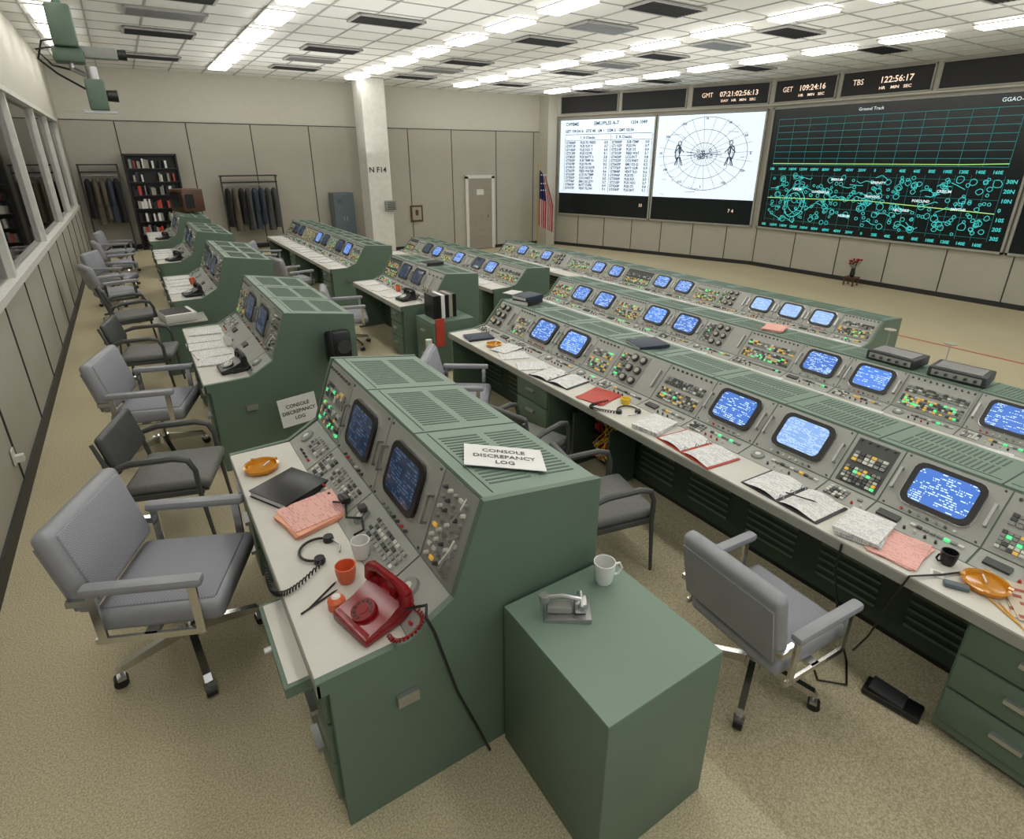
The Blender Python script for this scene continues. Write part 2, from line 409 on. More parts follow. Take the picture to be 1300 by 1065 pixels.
for i,r in enumerate(rows):
    z=2.88-i*.124
    T('GT%02d%02dP '%(i*7%90,i*13%97),s1a+.3,z,.12,'ink',sx=.9,bold=.004); T(r,s1a+.92,z,.12,'ink',sx=.9,bold=.004); T('%d.%d'%(i*3%10,i*7%10),s1a+1.95,z,.12,'ink',bold=.004)
    T('GT%02d%02dP '%(i*11%90,i*5%97),s1a+2.25,z,.12,'ink',sx=.9,bold=.004); T(rows[(i+5)%14][:8],s1a+2.85,z,.12,'ink',sx=.9,bold=.004); T('%d.%d'%(i*5%10,i*7%10),s1b-.32,z,.12,'ink',bold=.004)
for q in (.25,2.2,W-.08): Lf(s1a+q,3.18,s1a+q,1.2,.014,'ink')
Lf(s1a+.25,3.2,s1b-.1,3.2,.016,'ink'); Lf(s1a+.25,3.0,s1b-.1,3.0,.012,'ink')
T('33',s1b-.4,.75,.14,'g_clock')
m.build('projection_screen')
s2a,s2b=.545*L1,.985*L1
m,F,T,Lf=screen(1,s2a,s2b,za,zb,1.12)
cx,cz=(s2a+s2b)/2-.05,2.5
for r in (.35,.75,1.12): circ(m,F,cx,cz,r*1.25,r,.014,'ink_l',seg=40)
for k in range(24):
    a=rad(k*15+4); Lf(cx+.1*math.cos(a),cz+.1*math.sin(a),cx+1.6*math.cos(a),cz+1.15*math.sin(a),.009,'ink_l')
for k in range(10):
    x=s2a+.15+R()*2.9; z=1.25+R()*2.2; Lf(x,z,x+.1+R()*.3,z+(R()-.5)*.2,.012,'ink_l')
for sx in(-1,1):
    bx=cx+sx*.85
    circ(m,F,bx,cz+.34,.06,.07,.026,'ink',seg=9); circ(m,F,bx+sx*.06,cz+.08,.08,.20,.034,'ink',seg=10,jit=.4)
    circ(m,F,bx-sx*.02,cz+.12,.04,.12,.028,'ink',seg=8,jit=.4)
    for q in(-1,1): Lf(bx+q*.04,cz-.08,bx+q*.13,cz-.34,.034,'ink'); Lf(bx+q*.02,cz-.08,bx+q*.07,cz-.34,.024,'ink'); Lf(bx,cz+.22,bx+q*.17,cz+.06,.03,'ink')
Lf(cx-.6,cz+.06,cx+.6,cz-.02,.018,'ink'); Lf(cx-.55,cz-.05,cx+.55,cz+.08,.016,'ink')
for k in range(16): circ(m,F,cx+(R()-.5)*.55,cz+(R()-.5)*.26,.02+R()*.05,.02+R()*.04,.018,'ink',seg=6,jit=.5)
for k,s in enumerate(['N','30','60','E','120','150','S','210','240','W','300','330']):
    a=rad(90-k*30); T(s,cx+1.5*math.cos(a),cz+1.04*math.sin(a),.10,'ink','CENTER',bold=.003)
T('7 4',s2b-.8,.72,.15,'g_clock')
m.build('projection_screen')
# plot screen
W3=6.6; m,F,T,Lf=screen(2,.12,W3,za,zb+.02)
x0,x1=.35,W3-.35
for k in range(13): xx=x0+(x1-x0)*k/12; Lf(xx,2.2,xx,3.45,.010,'g_teal'); 
for k in range(8): z=2.2+k*1.25/7; Lf(x0,z,x1,z,.012,'g_teal')
T('Ground Track',x0+2.6,3.56,.11,'g_white','CENTER'); T('GGAO-0294',x1+.15,3.56,.12,'g_white','RIGHT')
Lf(x0,2.235,x1-.9,2.245,.018,'g_yel'); Lf(x1-.9,2.245,x1,2.27,.018,'g_yel')
lab=['180','160W','140W','120W','100W','80W','60W','40W','20W','0','20E','40E','60E','80E','100E','120E','140E','160E']
for i,l in enumerate(lab):
    xx=x0+(x1-x0)*i/17.5
    T(l,xx,2.05,.10,'g_cyan','CENTER',bold=.003); T(l,xx,.42,.10,'g_cyan','CENTER',bold=.003)
for i,l in enumerate(['30N','20N','10N','0','10S','20S','30S']): T(l,x1+.04,1.85-i*.21,.12,'g_cyan',bold=.003)
for k in range(19): xx=x0+(x1-x0)*k/18; Lf(xx,.55,xx,2.0,.006,'g_teal')
for k in range(4): z=.62+k*.43; Lf(x0,z,x1,z,.006,'g_teal')
for k in range(250):
    r=.03+.06*R()**2; circ(m,F,x0+.1+R()*(x1-x0-.2),.62+R()*1.32,r*1.05,r,.013,'g_cyan',seg=8,jit=.3)
for k in range(40):
    px_,pz=x0+R()*(x1-x0-.6),.7+R()*1.2
    for j in range(3): 
        nx,nz=px_+.06+R()*.10,pz+(R()-.5)*.18
        Lf(px_,pz,nx,nz,.015,'g_cyan'); px_,pz=nx,nz
circ(m,F,x0+.9,1.15,.32,.42,.02,'g_cyan',seg=20,jit=.1); circ(m,F,x0+.9,1.15,.2,.28,.016,'g_cyan',seg=14,jit=.2)
Lf(x0,1.25,x0+3,1.31,.018,'g_yel'); Lf(x0+3,1.31,x1,1.18,.018,'g_yel')
for n_,(a,b) in (('TRANQUIL',(3.2,1.4)),('SERENITY',(3.3,1.75)),('IMBRIUM',(2.2,1.8)),('NECTARIS',(4.0,1.1)),('CRISIUM',(4.9,1.6)),('NUBIUM',(2.6,.85)),('COPERNICUS',(1.7,1.45)),('KEPLER',(1.1,1.5)),('FOECUND',(4.4,1.35)),('SMYTHII',(5.3,1.2))):
    T(n_,x0+a-.3,b,.085,'g_white',bold=.002)
m.build('projection_screen')
m,F,T,Lf=screen(2,W3+.1,W3+4.2,za,zb+.02)
for k in range(8): z=2.2+k*1.25/7; Lf(W3+.3,z,W3+4,z,.012,'g_teal')
for k in range(60):
    r=.03+.08*R()**2; circ(m,F,W3+.4+R()*3.4,.55+R()*1.4,r,r,.014,'g_cyan',seg=8,jit=.2)
m.build('projection_screen')
def disp(seg,a,b,label=None,sub=None,digits=None):
    P,d,n=SF(seg); m=MB(); F=frame(P+n*.105,d,UP,n)
    m.box(((a+b)/2,4.2,.03),(b-a,.56,.06),'blackmat',F)
    for x in(a,b): m.box((x,4.2,.04),(.03,.58,.075),'edge',F)
    for z in(3.91,4.49): m.box(((a+b)/2,z,.04),(b-a+.03,.03,.075),'edge',F)
    if label:
        w=b-a
        m.text(label,P+n*.165+d*(a+w*.13)+UP*4.17,d,UP,.19,'g_clock','LEFT',.004,.9)
        m.text(digits,P+n*.165+d*(a+w*.62)+UP*4.17,d,UP,.20,'g_clock','CENTER',.004,1.0,.003)
        m.text(sub,P+n*.165+d*(a+w*.62)+UP*4.02,d,UP,.095,'g_clock','CENTER',.004,1.2,.002)
    m.build('clock_display' if label else 'display_panel')
disp(1,.06*L1,.355*L1); disp(1,.375*L1,.665*L1)
disp(1,.69*L1,.985*L1,'GMT','DAY   HR   MIN   SEC','07:21:02:56:13')
disp(2,.12,1.95,'GET','HR    MIN   SEC','109:24:16')
disp(2,2.1,4.3,'TBS','HR    MIN   SEC','122:56:17')
disp(2,4.45,7.6); disp(2,7.75,10.5)

# column, door, locker, picture, speaker
mb=MB(); mb.box((6.65,18.2,(ZC-.68)/2),(.72,.72,ZC+.68-.01),'white_paint'); mb.box((6.65,18.2,-.60),(.76,.76,.14),'base_dark')
mb.text('N F14',(6.33,17.835,1.98),(1,0,0),UP,.22,'black',bold=.004)
mb.build('structural_column')
mb=MB(); mb.rbox((0,0,0),(.34,.16,.30),.02,'panel2'); 
for i in range(5): mb.box((0,-.082,-.1+i*.05),(.26,.01,.02),'black')
mb.build('wall_speaker',(6.9,17.75,1.0))
mb=MB(); YD=YB-.05
mb.box((11.15,YD-.02,.40),(1.0,.04,2.56),'door')
for a in(-1,1): mb.box((11.15+a*.56,YD-.03,.44),(.12,.06,2.64),'white_paint')
mb.box((11.15,YD-.03,1.74),(1.24,.06,.12),'white_paint'); mb.box((11.5,YD-.05,.3),(.05,.03,.2),'metal'); mb.cyl((11.5,YD-.04,.32),(11.5,YD-.12,.32),.03,.03,'metal')
mb.box((11.15,YD-.045,1.2),(.3,.01,.2),'white_paint'); mb.build('door_1')
mb=MB(); mb.rbox((0,0,.9),(.66,.5,1.8),.01,'locker')
for i in range(2): mb.box((-.16+i*.32,-.252,.9),(.30,.01,1.7),'locker'); mb.box((-.05+i*.10,-.262,1.0),(.02,.02,.14),'metal')
for i in range(4): mb.box((-.16,-.26,1.52+i*.03),(.14,.01,.008),'black')
mb.build('metal_locker',(5.82,19.25,-.45),0)
mb=MB(); mb.box((0,0,0),(.46,.04,.56),'wood_brown'); mb.box((0,-.025,0),(.34,.01,.44),'cream_box'); mb.rr((0,0),.12,.2,.05,.03,.035,'wood_brown',frame((0,0,.03),(1,0,0),UP,(0,-1,0))); mb.build('framed_picture',(8.55,YB-.065,.55))
# bookshelf
mb=MB(); w,h,dp=1.22,2.5,.36
for a in(-1,1): mb.box((a*w/2,0,h/2),(.04,dp,h),'black')
mb.box((0,dp/2,h/2),(w,.02,h),'black')
for i in range(8):
    z=.05+i*.345; mb.box((0,0,z),(w,dp,.03),'black')
    if i<7:
        x=-w/2+.05
        while x<w/2-.1:
            bw=.03+R()*.05; bh=.16+R()*.09
            if R()<(.45 if i>3 else .72): mb.box((x+bw/2,-.02-R()*.05,z+.015+bh/2),(bw*.92,.24,bh),random.choice(['paper','paper','dark','red_cover','navy','cream_box','blackmat','blackmat','b_grey']))
            x+=bw
mb.build('bookshelf',(.72,19.3,0))
def coat(mb,x,z,mat,w=.13,l=1.0):
    n=12; rings=[(0,.03,.03),(-.03,.05,.12),(-.08,w*.45,.22),(-.3,w*.5,.20),(-.6,w*.52,.21),(-l,w*.6,.24)]
    vs=[];
    for dz,rx,ry in rings:
        for k in range(n):
            t=2*math.pi*k/n; j=1+.12*math.sin(3*t+x*20) if dz<-.2 else 1
            vs.append((x+rx*j*math.cos(t),ry*j*math.sin(t),z+dz))
    fs=[(j*n+k,j*n+(k+1)%n,(j+1)*n+(k+1)%n,(j+1)*n+k) for j in range(len(rings)-1) for k in range(n)]+[list(range(n)),list(range((len(rings)-1)*n,len(rings)*n))]
    mb.add(vs,fs,mat)
    for s in(-1,1): mb.tube([(x,s*.17,z-.09),(x+.01,s*.22,z-.3),(x,s*.21,z-.65)],.05,mat,rr=[.05,.05,.045])
    mb.tube([(x,0,z+.02),(x,0,z+.08)],.006,'metal')
def rack(w,h,n,name,loc,seed,l=1.0):
    random.seed(seed); mb=MB()
    for a in(-1,1):
        mb.box((a*w/2,0,h/2),(.04,.04,h),'dark'); mb.box((a*w/2,0,.03),(.05,.56,.05),'dark'); mb.box((a*w/2,0,h-.03),(.04,.36,.04),'dark')
    for q in(-.17,-.06,.06,.17): mb.box((0,q,h-.02),(w,.025,.03),'black'); mb.box((0,q,h-.2),(w,.025,.03),'black')
    mb.box((0,0,.18),(w,.03,.03),'dark')
    mb.cyl((-w/2,0,h-.28),(w/2,0,h-.28),.015,.015,'metal')
    for i in range(n): coat(mb,-w/2+.12+i*(w-.22)/max(1,n-1),h-.36,random.choice(['coat_a','coat_b','coat_c','coat_d','coat_a']),w=.17,l=l*(.8+.2*R()))
    return mb.build(name,loc)
rack(.85,2.25,5,'coat_rack',(-.5,19.2,0),2,1.2)
rack(1.5,2.15,8,'coat_rack',(3.1,19.1,-.22),5,1.25)
random.seed(11)
# flag
mb=MB(); mb.cyl((0,0,0),(0,0,2.5),.02,.02,'gold'); mb.lathe([(.15,0),(.15,.04),(.03,.08)],'gold'); mb.lathe([(.0,2.6),(.03,2.55),(.02,2.5)],'gold')
cols=26
for c in range(cols):
    def pt(c,z):
        a=c*1.15; sp=.45+.55*min(1,(2.4-z)/.8); return (.03+c*.017*sp, .05*math.sin(a)*sp-.03, z-c*.008)
    for zi in range(6):
        z0=2.4-zi*.28; z1=z0-.28
        m_='flag_blue' if (c<13 and zi<3) else ('flag_red' if (c//2)%2==0 else 'flag_white')
        mb.add([pt(c,z0),pt(c+1,z0),pt(c+1,z1),pt(c,z1)],[(0,1,2,3)],m_)
for c in (2,6,10):
    for z in (2.25,2.0,1.8): mb.rr((0,0),.04,.04,.018,0,.004,'flag_white',frame((.05+c*.017,-.10,z),(1,0,0),UP,(0,-1,0)))
inst(mb.mesh('flag_on_pole'),'flag_on_pole',(13.1,18.5,-.9),-30,scale=1.2)

# ceiling mounted camera
mb=MB()
mb.cyl((0,0,.6),(0,0,1.74),.03,.03,'green'); mb.rbox((0,0,.52),(.16,.24,.28),.02,'green'); mb.rbox((0,.02,.33),(.20,.20,.10),.02,'green')
mb.tube([(0,0,.3),(0,0,.24),(.08,0,.20)],.02,'metal'); mb.rbox((.12,.0,.36),(.40,.09,.08),.01,'panel2'); mb.cyl((.30,0,.36),(.38,0,.36),.035,.04,'black')
mb.rbox((.12,-.02,.06),(.13,.16,.22),.015,'green'); mb.cyl((.12,-.02,.16),(.12,-.02,.26),.04,.04,'metal'); mb.cyl((.18,-.02,.06),(.26,-.02,.06),.04,.045,'black')
mb.box((.12,-.02,-.06),(.22,.05,.02),'metal')
mb.tube([(.02,0,.45),(-.15,0,.42),(-.20,.05,.30),(-.1,.0,.20),(.06,0,.10)],.008,'black')
mb.tube([(-.02,0,.40),(-.2,.02,.36),(-.12,.02,.26),(.05,0,.22)],.008,'black')
mb.box((0,0,1.735),(.2,.2,.03),'green')
mb.build('ceiling_mounted_camera',(-.16,6.05,2.80),0)

# ------------------------------------------------------------------ consoles
PA=((.52,.86),(.66,1.235),(1.20,1.15))      # tall profile: face bottom, face top, roof rear
PB=((.485,.785),(.715,1.045),(1.18,1.01))    # lower reclined profile
def buttons(mb,F,s0,t0,w,h,bw,bh,gx,gy,pal):
    nx=int(w/(bw+gx)); ny=int(h/(bh+gy))
    ox=(w-nx*(bw+gx))/2
    for j in range(ny):
        for i in range(nx):
            mb.box((s0+ox+(i+.5)*(bw+gx),t0+(j+.5)*(bh+gy),.013),(bw,bh,.012),random.choice(pal),F)
PY=['b_yellow']*3+['b_white']*3+['b_dark']*5+['b_grey']*5+['b_green']
PG=['b_grey']*7+['b_dark']*4+['b_white']*3+['b_green']*1+['b_yellow']
PD=['b_dark']*6+['b_grey']*5+['b_white']
PN=['b_grey']*5+['b_dark']*3+['panel']*4+['b_white']*2
def crt(mb,F,FL,s0,w,scr):
    c=s0+w/2; mb.box((c,FL/2,.003),(w-.008,FL-.012,.006),'panel',F)
    k=min(w,.5)/.5*.95
    mb.rr((c,FL*.54),.375*k,.280*k,.055,.004,.016,'chrome',F)
    mb.rr((c,FL*.54),.362*k,.268*k,.05,.014,.030,'black',F)
    mb.rr((c,FL*.54),.296*k,.212*k,.035,.028,.031,scr,F,dome=.008,uvo=random.randint(1,40)*3)
    for q in(-1,1):
        x=c+q*(w/2-.028)
        mb.box((x,FL*.5,.035),(.014,.13,.012),'metal',F)
        for e in(-.06,.06): mb.box((x,FL*.5+e,.02),(.014,.012,.03),'metal',F)
        for e in(.02,FL-.02): mb.cyl((x,e,.005),(x,e,.012),.006,.006,'b_dark',F,6)
    for i in range(7): mb.cyl((c-.13+i*.043,.024,.005),(c-.13+i*.043,.024,.022),.008,.007,random.choice(['knob','b_white','b_red','b_grey']),F,8)
def btnp(mb,F,FL,s0,w,pal):
    mb.box((s0+w/2,FL/2,.003),(w-.008,FL-.012,.006),'panel2' if R()<.3 else 'panel',F)
    mb.box((s0+w/2,FL*.5,.0065),(w-.05,FL-.05,.003),'b_dark' if R()<.3 else 'panel',F)
    h=(FL-.07)
    buttons(mb,F,s0+.035,.035,w-.07,h*.42,.020,.016,.005,.005,pal)
    buttons(mb,F,s0+.035,.045+h*.45,w-.07,h*.33,.026,.018,.006,.005,random.choice([PG,PD,pal]))
    for i in range(int(w/.05)): mb.cyl((s0+.04+i*.047,FL-.035,.005),(s0+.04+i*.047,FL-.035,.02),.009,.008,'knob',F,8)
def knobp(mb,F,FL,s0,w):
    mb.box((s0+w/2,FL/2,.003),(w-.008,FL-.012,.006),'panel2',F)
    n=int((w-.05)/.042); k=int((FL-.06)/.042)
    for i in range(n):
        for j in range(k):
            if R()<.8: mb.cyl((s0+.045+i*.042,.045+j*.042,.005),(s0+.045+i*.042,.045+j*.042,.024),.010,.007,random.choice(['knob','knob','b_white','b_grey','b_grey','metal']),F,8)
            else: mb.box((s0+.045+i*.042,.045+j*.042,.01),(.026,.014,.01),random.choice(['b_white','b_yellow','b_grey']),F)
    for q in range(3):
        a=s0+.05+R()*(w-.14); b=.05+R()*(FL-.2)
        mb.tube([F@Vector((a,b,.03)),F@Vector((a+.04,b+.03,.06)),F@Vector((a+.06,b+.09,.05)),F@Vector((a+.05,b+.13,.03))],.004,random.choice(['b_white','metal','b_grey']))
def spk(mb,F,FL,s0,w):
    mb.box((s0+w/2,FL/2,.003),(w-.008,FL-.012,.006),'panel',F)
    x=s0+w/2-.09
    mb.box((x+.05,FL/2,.008),(.2,FL-.05,.008),'panel2',F)
    for i in(0,1):
        for j in range(3):
            cx,cy=x+i*.10,FL/2-.1+j*.10
            mb.cyl((cx,cy,.01),(cx,cy,.035),.036,.034,'dark',F,16); mb.cyl((cx,cy,.035),(cx,cy,.042),.024,.022,'dial',F,12)
    if w>.4:
        buttons(mb,F,s0+.02,.05,w/2-.16,FL-.1,.018,.014,.006,.008,PG)
        mb.box((s0+w-.045,FL/2,.02),(.014,.16,.03),'metal',F)
def plain(mb,F,FL,s0,w):
    mb.box((s0+w/2,FL/2,.003),(w-.008,FL-.012,.006),'panel',F)
    mb.box((s0+w/2,FL/2,.03),(.016,.15,.012),'metal',F)
    for i in range(4): mb.cyl((s0+.05+i*(w-.1)/3,FL*.8,.005),(s0+.05+i*(w-.1)/3,FL*.8,.022),.012,.01,'knob',F,10)
    buttons(mb,F,s0+.03,.03,w-.06,.07,.02,.016,.006,.006,PG)
def console(x0,zt,yf,seq,scrs,pal=PY,ped=(),prof=PB,name='control_console',apal=PG):
    mb=MB(); tot=sum(w for _,w in seq); yn=yf-tot
    (bx,bz),(tx,tz),(rx,rz)=prof
    PF=[(0,.70),(0,.75),(.33,.755),(bx,bz),(tx,tz),(rx,rz),(rx,.60),(.3,.60),(.3,.70)]
    mb.prism([(x0+a,zt+b) for a,b in PF],yn+.02,yf-.02,'green')
    mb.box((x0+.162,(yn+yf)/2,zt+.757),(.335,tot-.06,.012),'desk')
    mb.box((x0-.004,(yn+yf)/2,zt+.728),(.012,tot,.055),'edge')
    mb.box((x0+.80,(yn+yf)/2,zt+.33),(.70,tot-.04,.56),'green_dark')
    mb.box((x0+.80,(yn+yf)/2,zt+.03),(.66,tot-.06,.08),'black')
    n=int(tot/.5)
    for i in range(n):
        yy=yn+.25+i*(tot-.5)/max(1,n-1)
        for j in range(7): mb.box((x0+.444,yy,zt+.16+j*.055),(.012,.36,.018),'green')
    EP=[(.03,.0),(.03,.70),(-.008,.70),(-.008,.765),(.325,.77),(bx-.008,bz+.014),(tx-.010,tz+.014),(rx+.008,rz+.014),(rx+.008,.0)]
    EP=[(x0+a,zt+b) for a,b in EP]
    for a,b in((yn,yn+.028),(yf-.028,yf)): mb.prism(EP,a,b,'green')
    for yy,sg in((yn,-1),(yf,1)): mb.box((x0+.30,yy+sg*.012,zt+.52),(.085,.02,.05),'metal')
    RL=math.hypot(rx-tx,rz-tz); er=Vector(((rx-tx)/RL,0,(rz-tz)/RL)); nr=Vector((-er.z,0,er.x))
    FR=frame(Vector((x0+tx,0,zt+tz)),er,Vector((0,1,0)),nr)
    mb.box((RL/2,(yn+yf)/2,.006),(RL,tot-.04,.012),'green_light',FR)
    k=max(1,round(tot/.62)); pw=(tot-.06)/k
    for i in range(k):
        c=yn+.03+pw*(i+.5)
        mb.box((RL/2,c+pw/2,.0125),(RL,.007,.003),'green_dark',FR)
        mb.box((.055,c,.0125),(.004,pw-.04,.003),'green_dark',FR)
        for a,b in ((.08,RL*.50),(RL*.58,RL-.05)):
            for j in range(17): mb.box(((a+b)/2,c-pw*.36+j*pw*.045,.0125),(b-a,pw*.016,.003),'green_slot',FR)
    FL=math.hypot(tx-bx,tz-bz); AL=math.hypot(bx-.33,bz-.757)
    FF=frame((x0+bx,yf,zt+bz),(0,-1,0),((tx-bx)/FL,0,(tz-bz)/FL),(-(tz-bz)/FL,0,(tx-bx)/FL))
    FA=frame((x0+.33,yf,zt+.757),(0,-1,0),((bx-.33)/AL,0,(bz-.757)/AL),(-(bz-.757)/AL,0,(bx-.33)/AL))
    s=.0; ci=0
    for idx,(t,w) in enumerate(seq):
        a=s+(.03 if s==0 else 0); ww=w-(a-s)-(.03 if idx==len(seq)-1 else 0)
        if t=='C': crt(mb,FF,FL,a,ww,scrs[ci%len(scrs)]); ci+=1
        elif t=='B': btnp(mb,FF,FL,a,ww,pal)
        elif t=='S': spk(mb,FF,FL,a,ww)
        elif t=='K': knobp(mb,FF,FL,a,ww)
        else: plain(mb,FF,FL,a,ww)
        c=a+ww/2
        mb.box((c,AL/2,.003),(ww-.01,AL-.01,.006),'panel',FA)
        q=R()
        if q<.35: buttons(mb,FA,a+.03,.025,.13,AL-.05,.018,.018,.006,.006,['b_grey','b_white','b_dark'])
        elif q<.6: 
            mb.cyl((a+.1,AL/2,.005),(a+.1,AL/2,.02),.045,.04,'b_grey',FA,18); mb.cyl((a+.1,AL/2,.02),(a+.1,AL/2,.024),.018,.018,'b_white',FA,12)
        else: mb.box((a+.1,AL/2,.012),(.11,.05,.016),'b_dark',FA)
        for i in range(4):
            if .2+i*.05<ww-.02: mb.cyl((a+.2+i*.05,.04,.005),(a+.2+i*.05,.04,.025),.008,.006,random.choice(['knob','b_white','b_red','knob']),FA,8)
        if apal is not PN or R()<.5: buttons(mb,FA,a+.19,.08,max(.0,ww-.22),AL-.11,.024,.016,.008,.008,apal)
        s+=w
    for a,b in ped:
        mb.box((x0+.235,(a+b)/2,zt+.37),(.41,b-a,.66),'green'); 
        nn=max(1,round((b-a)/.48)); pw=(b-a)/nn
        for i in range(nn):
            for j in range(3):
                hz=.62/3; c=(a+pw*(i+.5))
                mb.rbox((x0+.022,c,zt+.09+hz*(j+.5)),(.02,pw-.02,hz-.015),.004,'green'); mb.box((x0+.0,c,zt+.09+hz*(j+.5)+.02),(.03,.12,.022),'metal')
    return mb.build(name)
BL=['crt_blue','crt_blue','crt_blue2']
sq=[('B',.45),('C',.57),('C',.57),('K',.31)]
for k,y in enumerate((3.42,6.59,9.85,13.0,16.2)):
    console(.21,0,y,sq,['crt_off'],PG,ped=((y-.36,y-.04),(y-1.86,y-1.42)),prof=PA,apal=PN)
console(2.78,TZ[1],5.65,[('S',.46),('B',.32),('C',.5),('C',.5),('B',.34),('S',.55),('B',.46),('C',.5),('C',.54),('B',.28),('C',.5),('B',.4),('C',.5),('C',.5),('B',.4)],['crt_blue','crt_blue2','crt_blue','crt_pale','crt_blue'],ped=((3.75,4.25),(-1.05,.55)))
console(2.78,TZ[1],9.05,[('B',.55),('C',.48),('C',.48),('P',.5)],['crt_off','crt_off'],ped=((7.1,7.5),),prof=((.50,.82),(.69,1.12),(1.18,1.08)))
console(2.78,TZ[1],15.8,[('B',.5),('C',.5),('C',.5),('B',.5)]*2+[('C',.5),('C',.5),('B',.5)],['crt_off','crt_off','crt_blue'],ped=((10.4,10.9),(13,13.5)),prof=((.50,.82),(.69,1.12),(1.18,1.08)))
console(4.9,TZ[2],7.3,[('B',.48),('C',.5),('C',.52),('B',.5),('C',.5),('C',.5),('S',.6),('B',.62),('C',.5),('C',.5),('B',.55),('C',.5),('B',.4),('C',.5),('B',.5)],BL,ped=((5.2,5.7),))
console(4.9,TZ[2],13.2,[('B',.5),('P',.4),('C',.5),('C',.5),('B',.5),('C',.5),('P',.3),('C',.5),('C',.5),('B',.8)],['crt_off','crt_blue','crt_blue'],ped=((8.6,9.1),))
q=1.06
console(7.45,TZ[3],12.2*q,[(t,w*q) for t,w in [('B',.65),('C',.5),('B',.45),('C',.5),('S',.6),('B',.66),('C',.5),('C',.5),('B',.68),('C',.5),('C',.48),('B',.5),('S',.5),('C',.48),('C',.46),('C',.46),('B',.5)]],['crt_blue','crt_blue','crt_blue','crt_blue','crt_blue','crt_blue','crt_pale','crt_pale','crt_pale'],ped=((7,7.5),))

mb=MB(); mb.rbox((0,0,.37),(.55,.62,.74),.006,'green'); mb.box((0,0,.742),(.545,.615,.006),'green_light'); mb.box((0,0,.03),(.5,.58,.05),'black')
mb.build('side_cabinet',(1.205,1.195,0))
mb=MB(); mb.rbox((0,0,.34),(.60,.5,.68),.006,'green')
for i in range(2): mb.rbox((-.302,0,.18+i*.32),(.012,.46,.29),.003,'green'); mb.box((-.32,0,.22+i*.32),(.03,.12,.02),'metal')
mb.box((-.2,-.26,.55),(.12,.02,.36),'red_cover')
mb.build('file_cabinet',(3.2,6.60,TZ[1]))
mb=MB()
for i,c in enumerate(['black','black','paper','black','cream_box','black']): mb.box((.03+i*.055,0,.15),(.05,.28,.30),c)
mb.build('binder_row',(3.0,6.65,TZ[1]+.681))

mb=MB(); mb.box((0,0,0),(.30,.47,.045),'green'); mb.box((0,0,.024),(.27,.44,.004),'desk'); mb.cyl((-.15,0,0),(-.175,0,0),.014,.014,'metal'); mb.build('pullout_tray',(.265,1.86,.672))

# ------------------------------------------------------------------ chairs
def swivel():
    mb=MB()
    mb.rbox((.02,0,.455),(.52,.53,.10),.035,'chair_vinyl',seg=3); mb.rbox((.02,0,.492),(.46,.46,.05),.02,'chair_weave',seg=2)
    MM=TR(-.27,0,.72,0,-13)
    mb.rbox((0,0,.0),(.085,.56,.40),.035,'chair_vinyl',MM,3); mb.rbox((.035,0,0),(.04,.49,.34),.015,'chair_weave',MM,2)
    mb.box((-.045,0,-.02),(.01,.52,.32),'chair_vinyl',MM)
    for s in(-1,1):
        y=s*.30
        mb.rbox((.02,y,.665),(.46,.06,.045),.018,'chair_vinyl')
        mb.box((.20,y,.53),(.035,.014,.26),'chrome'); mb.box((-.18,y,.53),(.035,.014,.26),'chrome'); mb.box((.0,y,.405),(.42,.014,.03),'chrome')
        mb.box((-.23,s*.285,.60),(.10,.03,.03),'chrome'); mb.box((0,s*.27,.41),(.05,.07,.02),'chrome')
    mb.cyl((0,0,.14),(0,0,.41),.028,.028,'chrome'); mb.cyl((0,0,.34),(0,0,.41),.06,.10,'dark'); mb.cyl((0,0,.12),(0,0,.19),.045,.04,'chrome')
    for k in range(4):
        a=rad(30+k*90)
        T=Matrix.Rotation(a,4,'Z')
        mb.prism([(.03,.13),(.03,.185),(.30,.115),(.32,.085),(.29,.085)],-.016,.016,'chrome',T)
        mb.cyl((.30,0,.055),(.30,0,.10),.008,.008,'metal',T,8)
        mb.cyl((.31,-.022,.03),(.31,.022,.03),.03,.03,'black',T,14); mb.box((.305,0,.052),(.035,.05,.018),'metal',T)
    return mb.mesh('swivel_armchair')
def sidechair():
    mb=MB()
    mb.rbox((.02,0,.44),(.50,.50,.07),.03,'dchair_seat',seg=3); mb.box((.02,0,.40),(.46,.46,.03),'dchair')
    MM=TR(-.26,0,.70,0,-13); mb.rbox((0,0,0),(.05,.50,.27),.024,'dchair',MM,3)
    for s in(-1,1):
        y=s*.275
        mb.tube([(-.27,y,.0),(-.22,y,.40),(-.25,y,.58),(-.32,y*.92,.80)],.014,'dchair',rr=[.011,.016,.016,.012])
        mb.tube([(.24,y,0),(.21,y,.40),(.21,y,.56),(.18,y,.635),(.10,y,.66),(-.14,y,.655),(-.25,y,.62)],.015,'dchair',rr=[.011,.016,.017,.02,.022,.022,.016])
        mb.box((0,s*.255,.40),(.46,.03,.03),'dchair')
    mb.box((-.29,0,.66),(.02,.50,.05),'dchair')
    return mb.mesh('metal_armchair')
SW=swivel(); DC=sidechair()
for x,y,t,rz,s in ((-.17,2.78,0,-24,1.06),(-.15,5.30,0,-18,1.03),(-.45,12.0,0,-20,1),(-.40,13.6,0,10,1),(-.4,15.4,0,-10,1),(-.45,10.6,0,15,1),
                 (2.29,1.20,1,-4,1),(2.34,4.55,1,-35,1),(2.36,8.1,1,-15,1),(2.35,11.2,1,10,1),(2.35,13.6,1,-20,1)):
    inst(SW,'swivel_armchair',(x,y,TZ[t]),rz,scale=s)
for x,y,t,rz in ((-.10,4.05,0,-18),(-.15,7.05,0,-12),(-.25,9.0,0,8),(2.32,2.45,1,-12),(2.36,3.45,1,15)):
    inst(DC,'metal_armchair',(x,y,TZ[t]),rz)

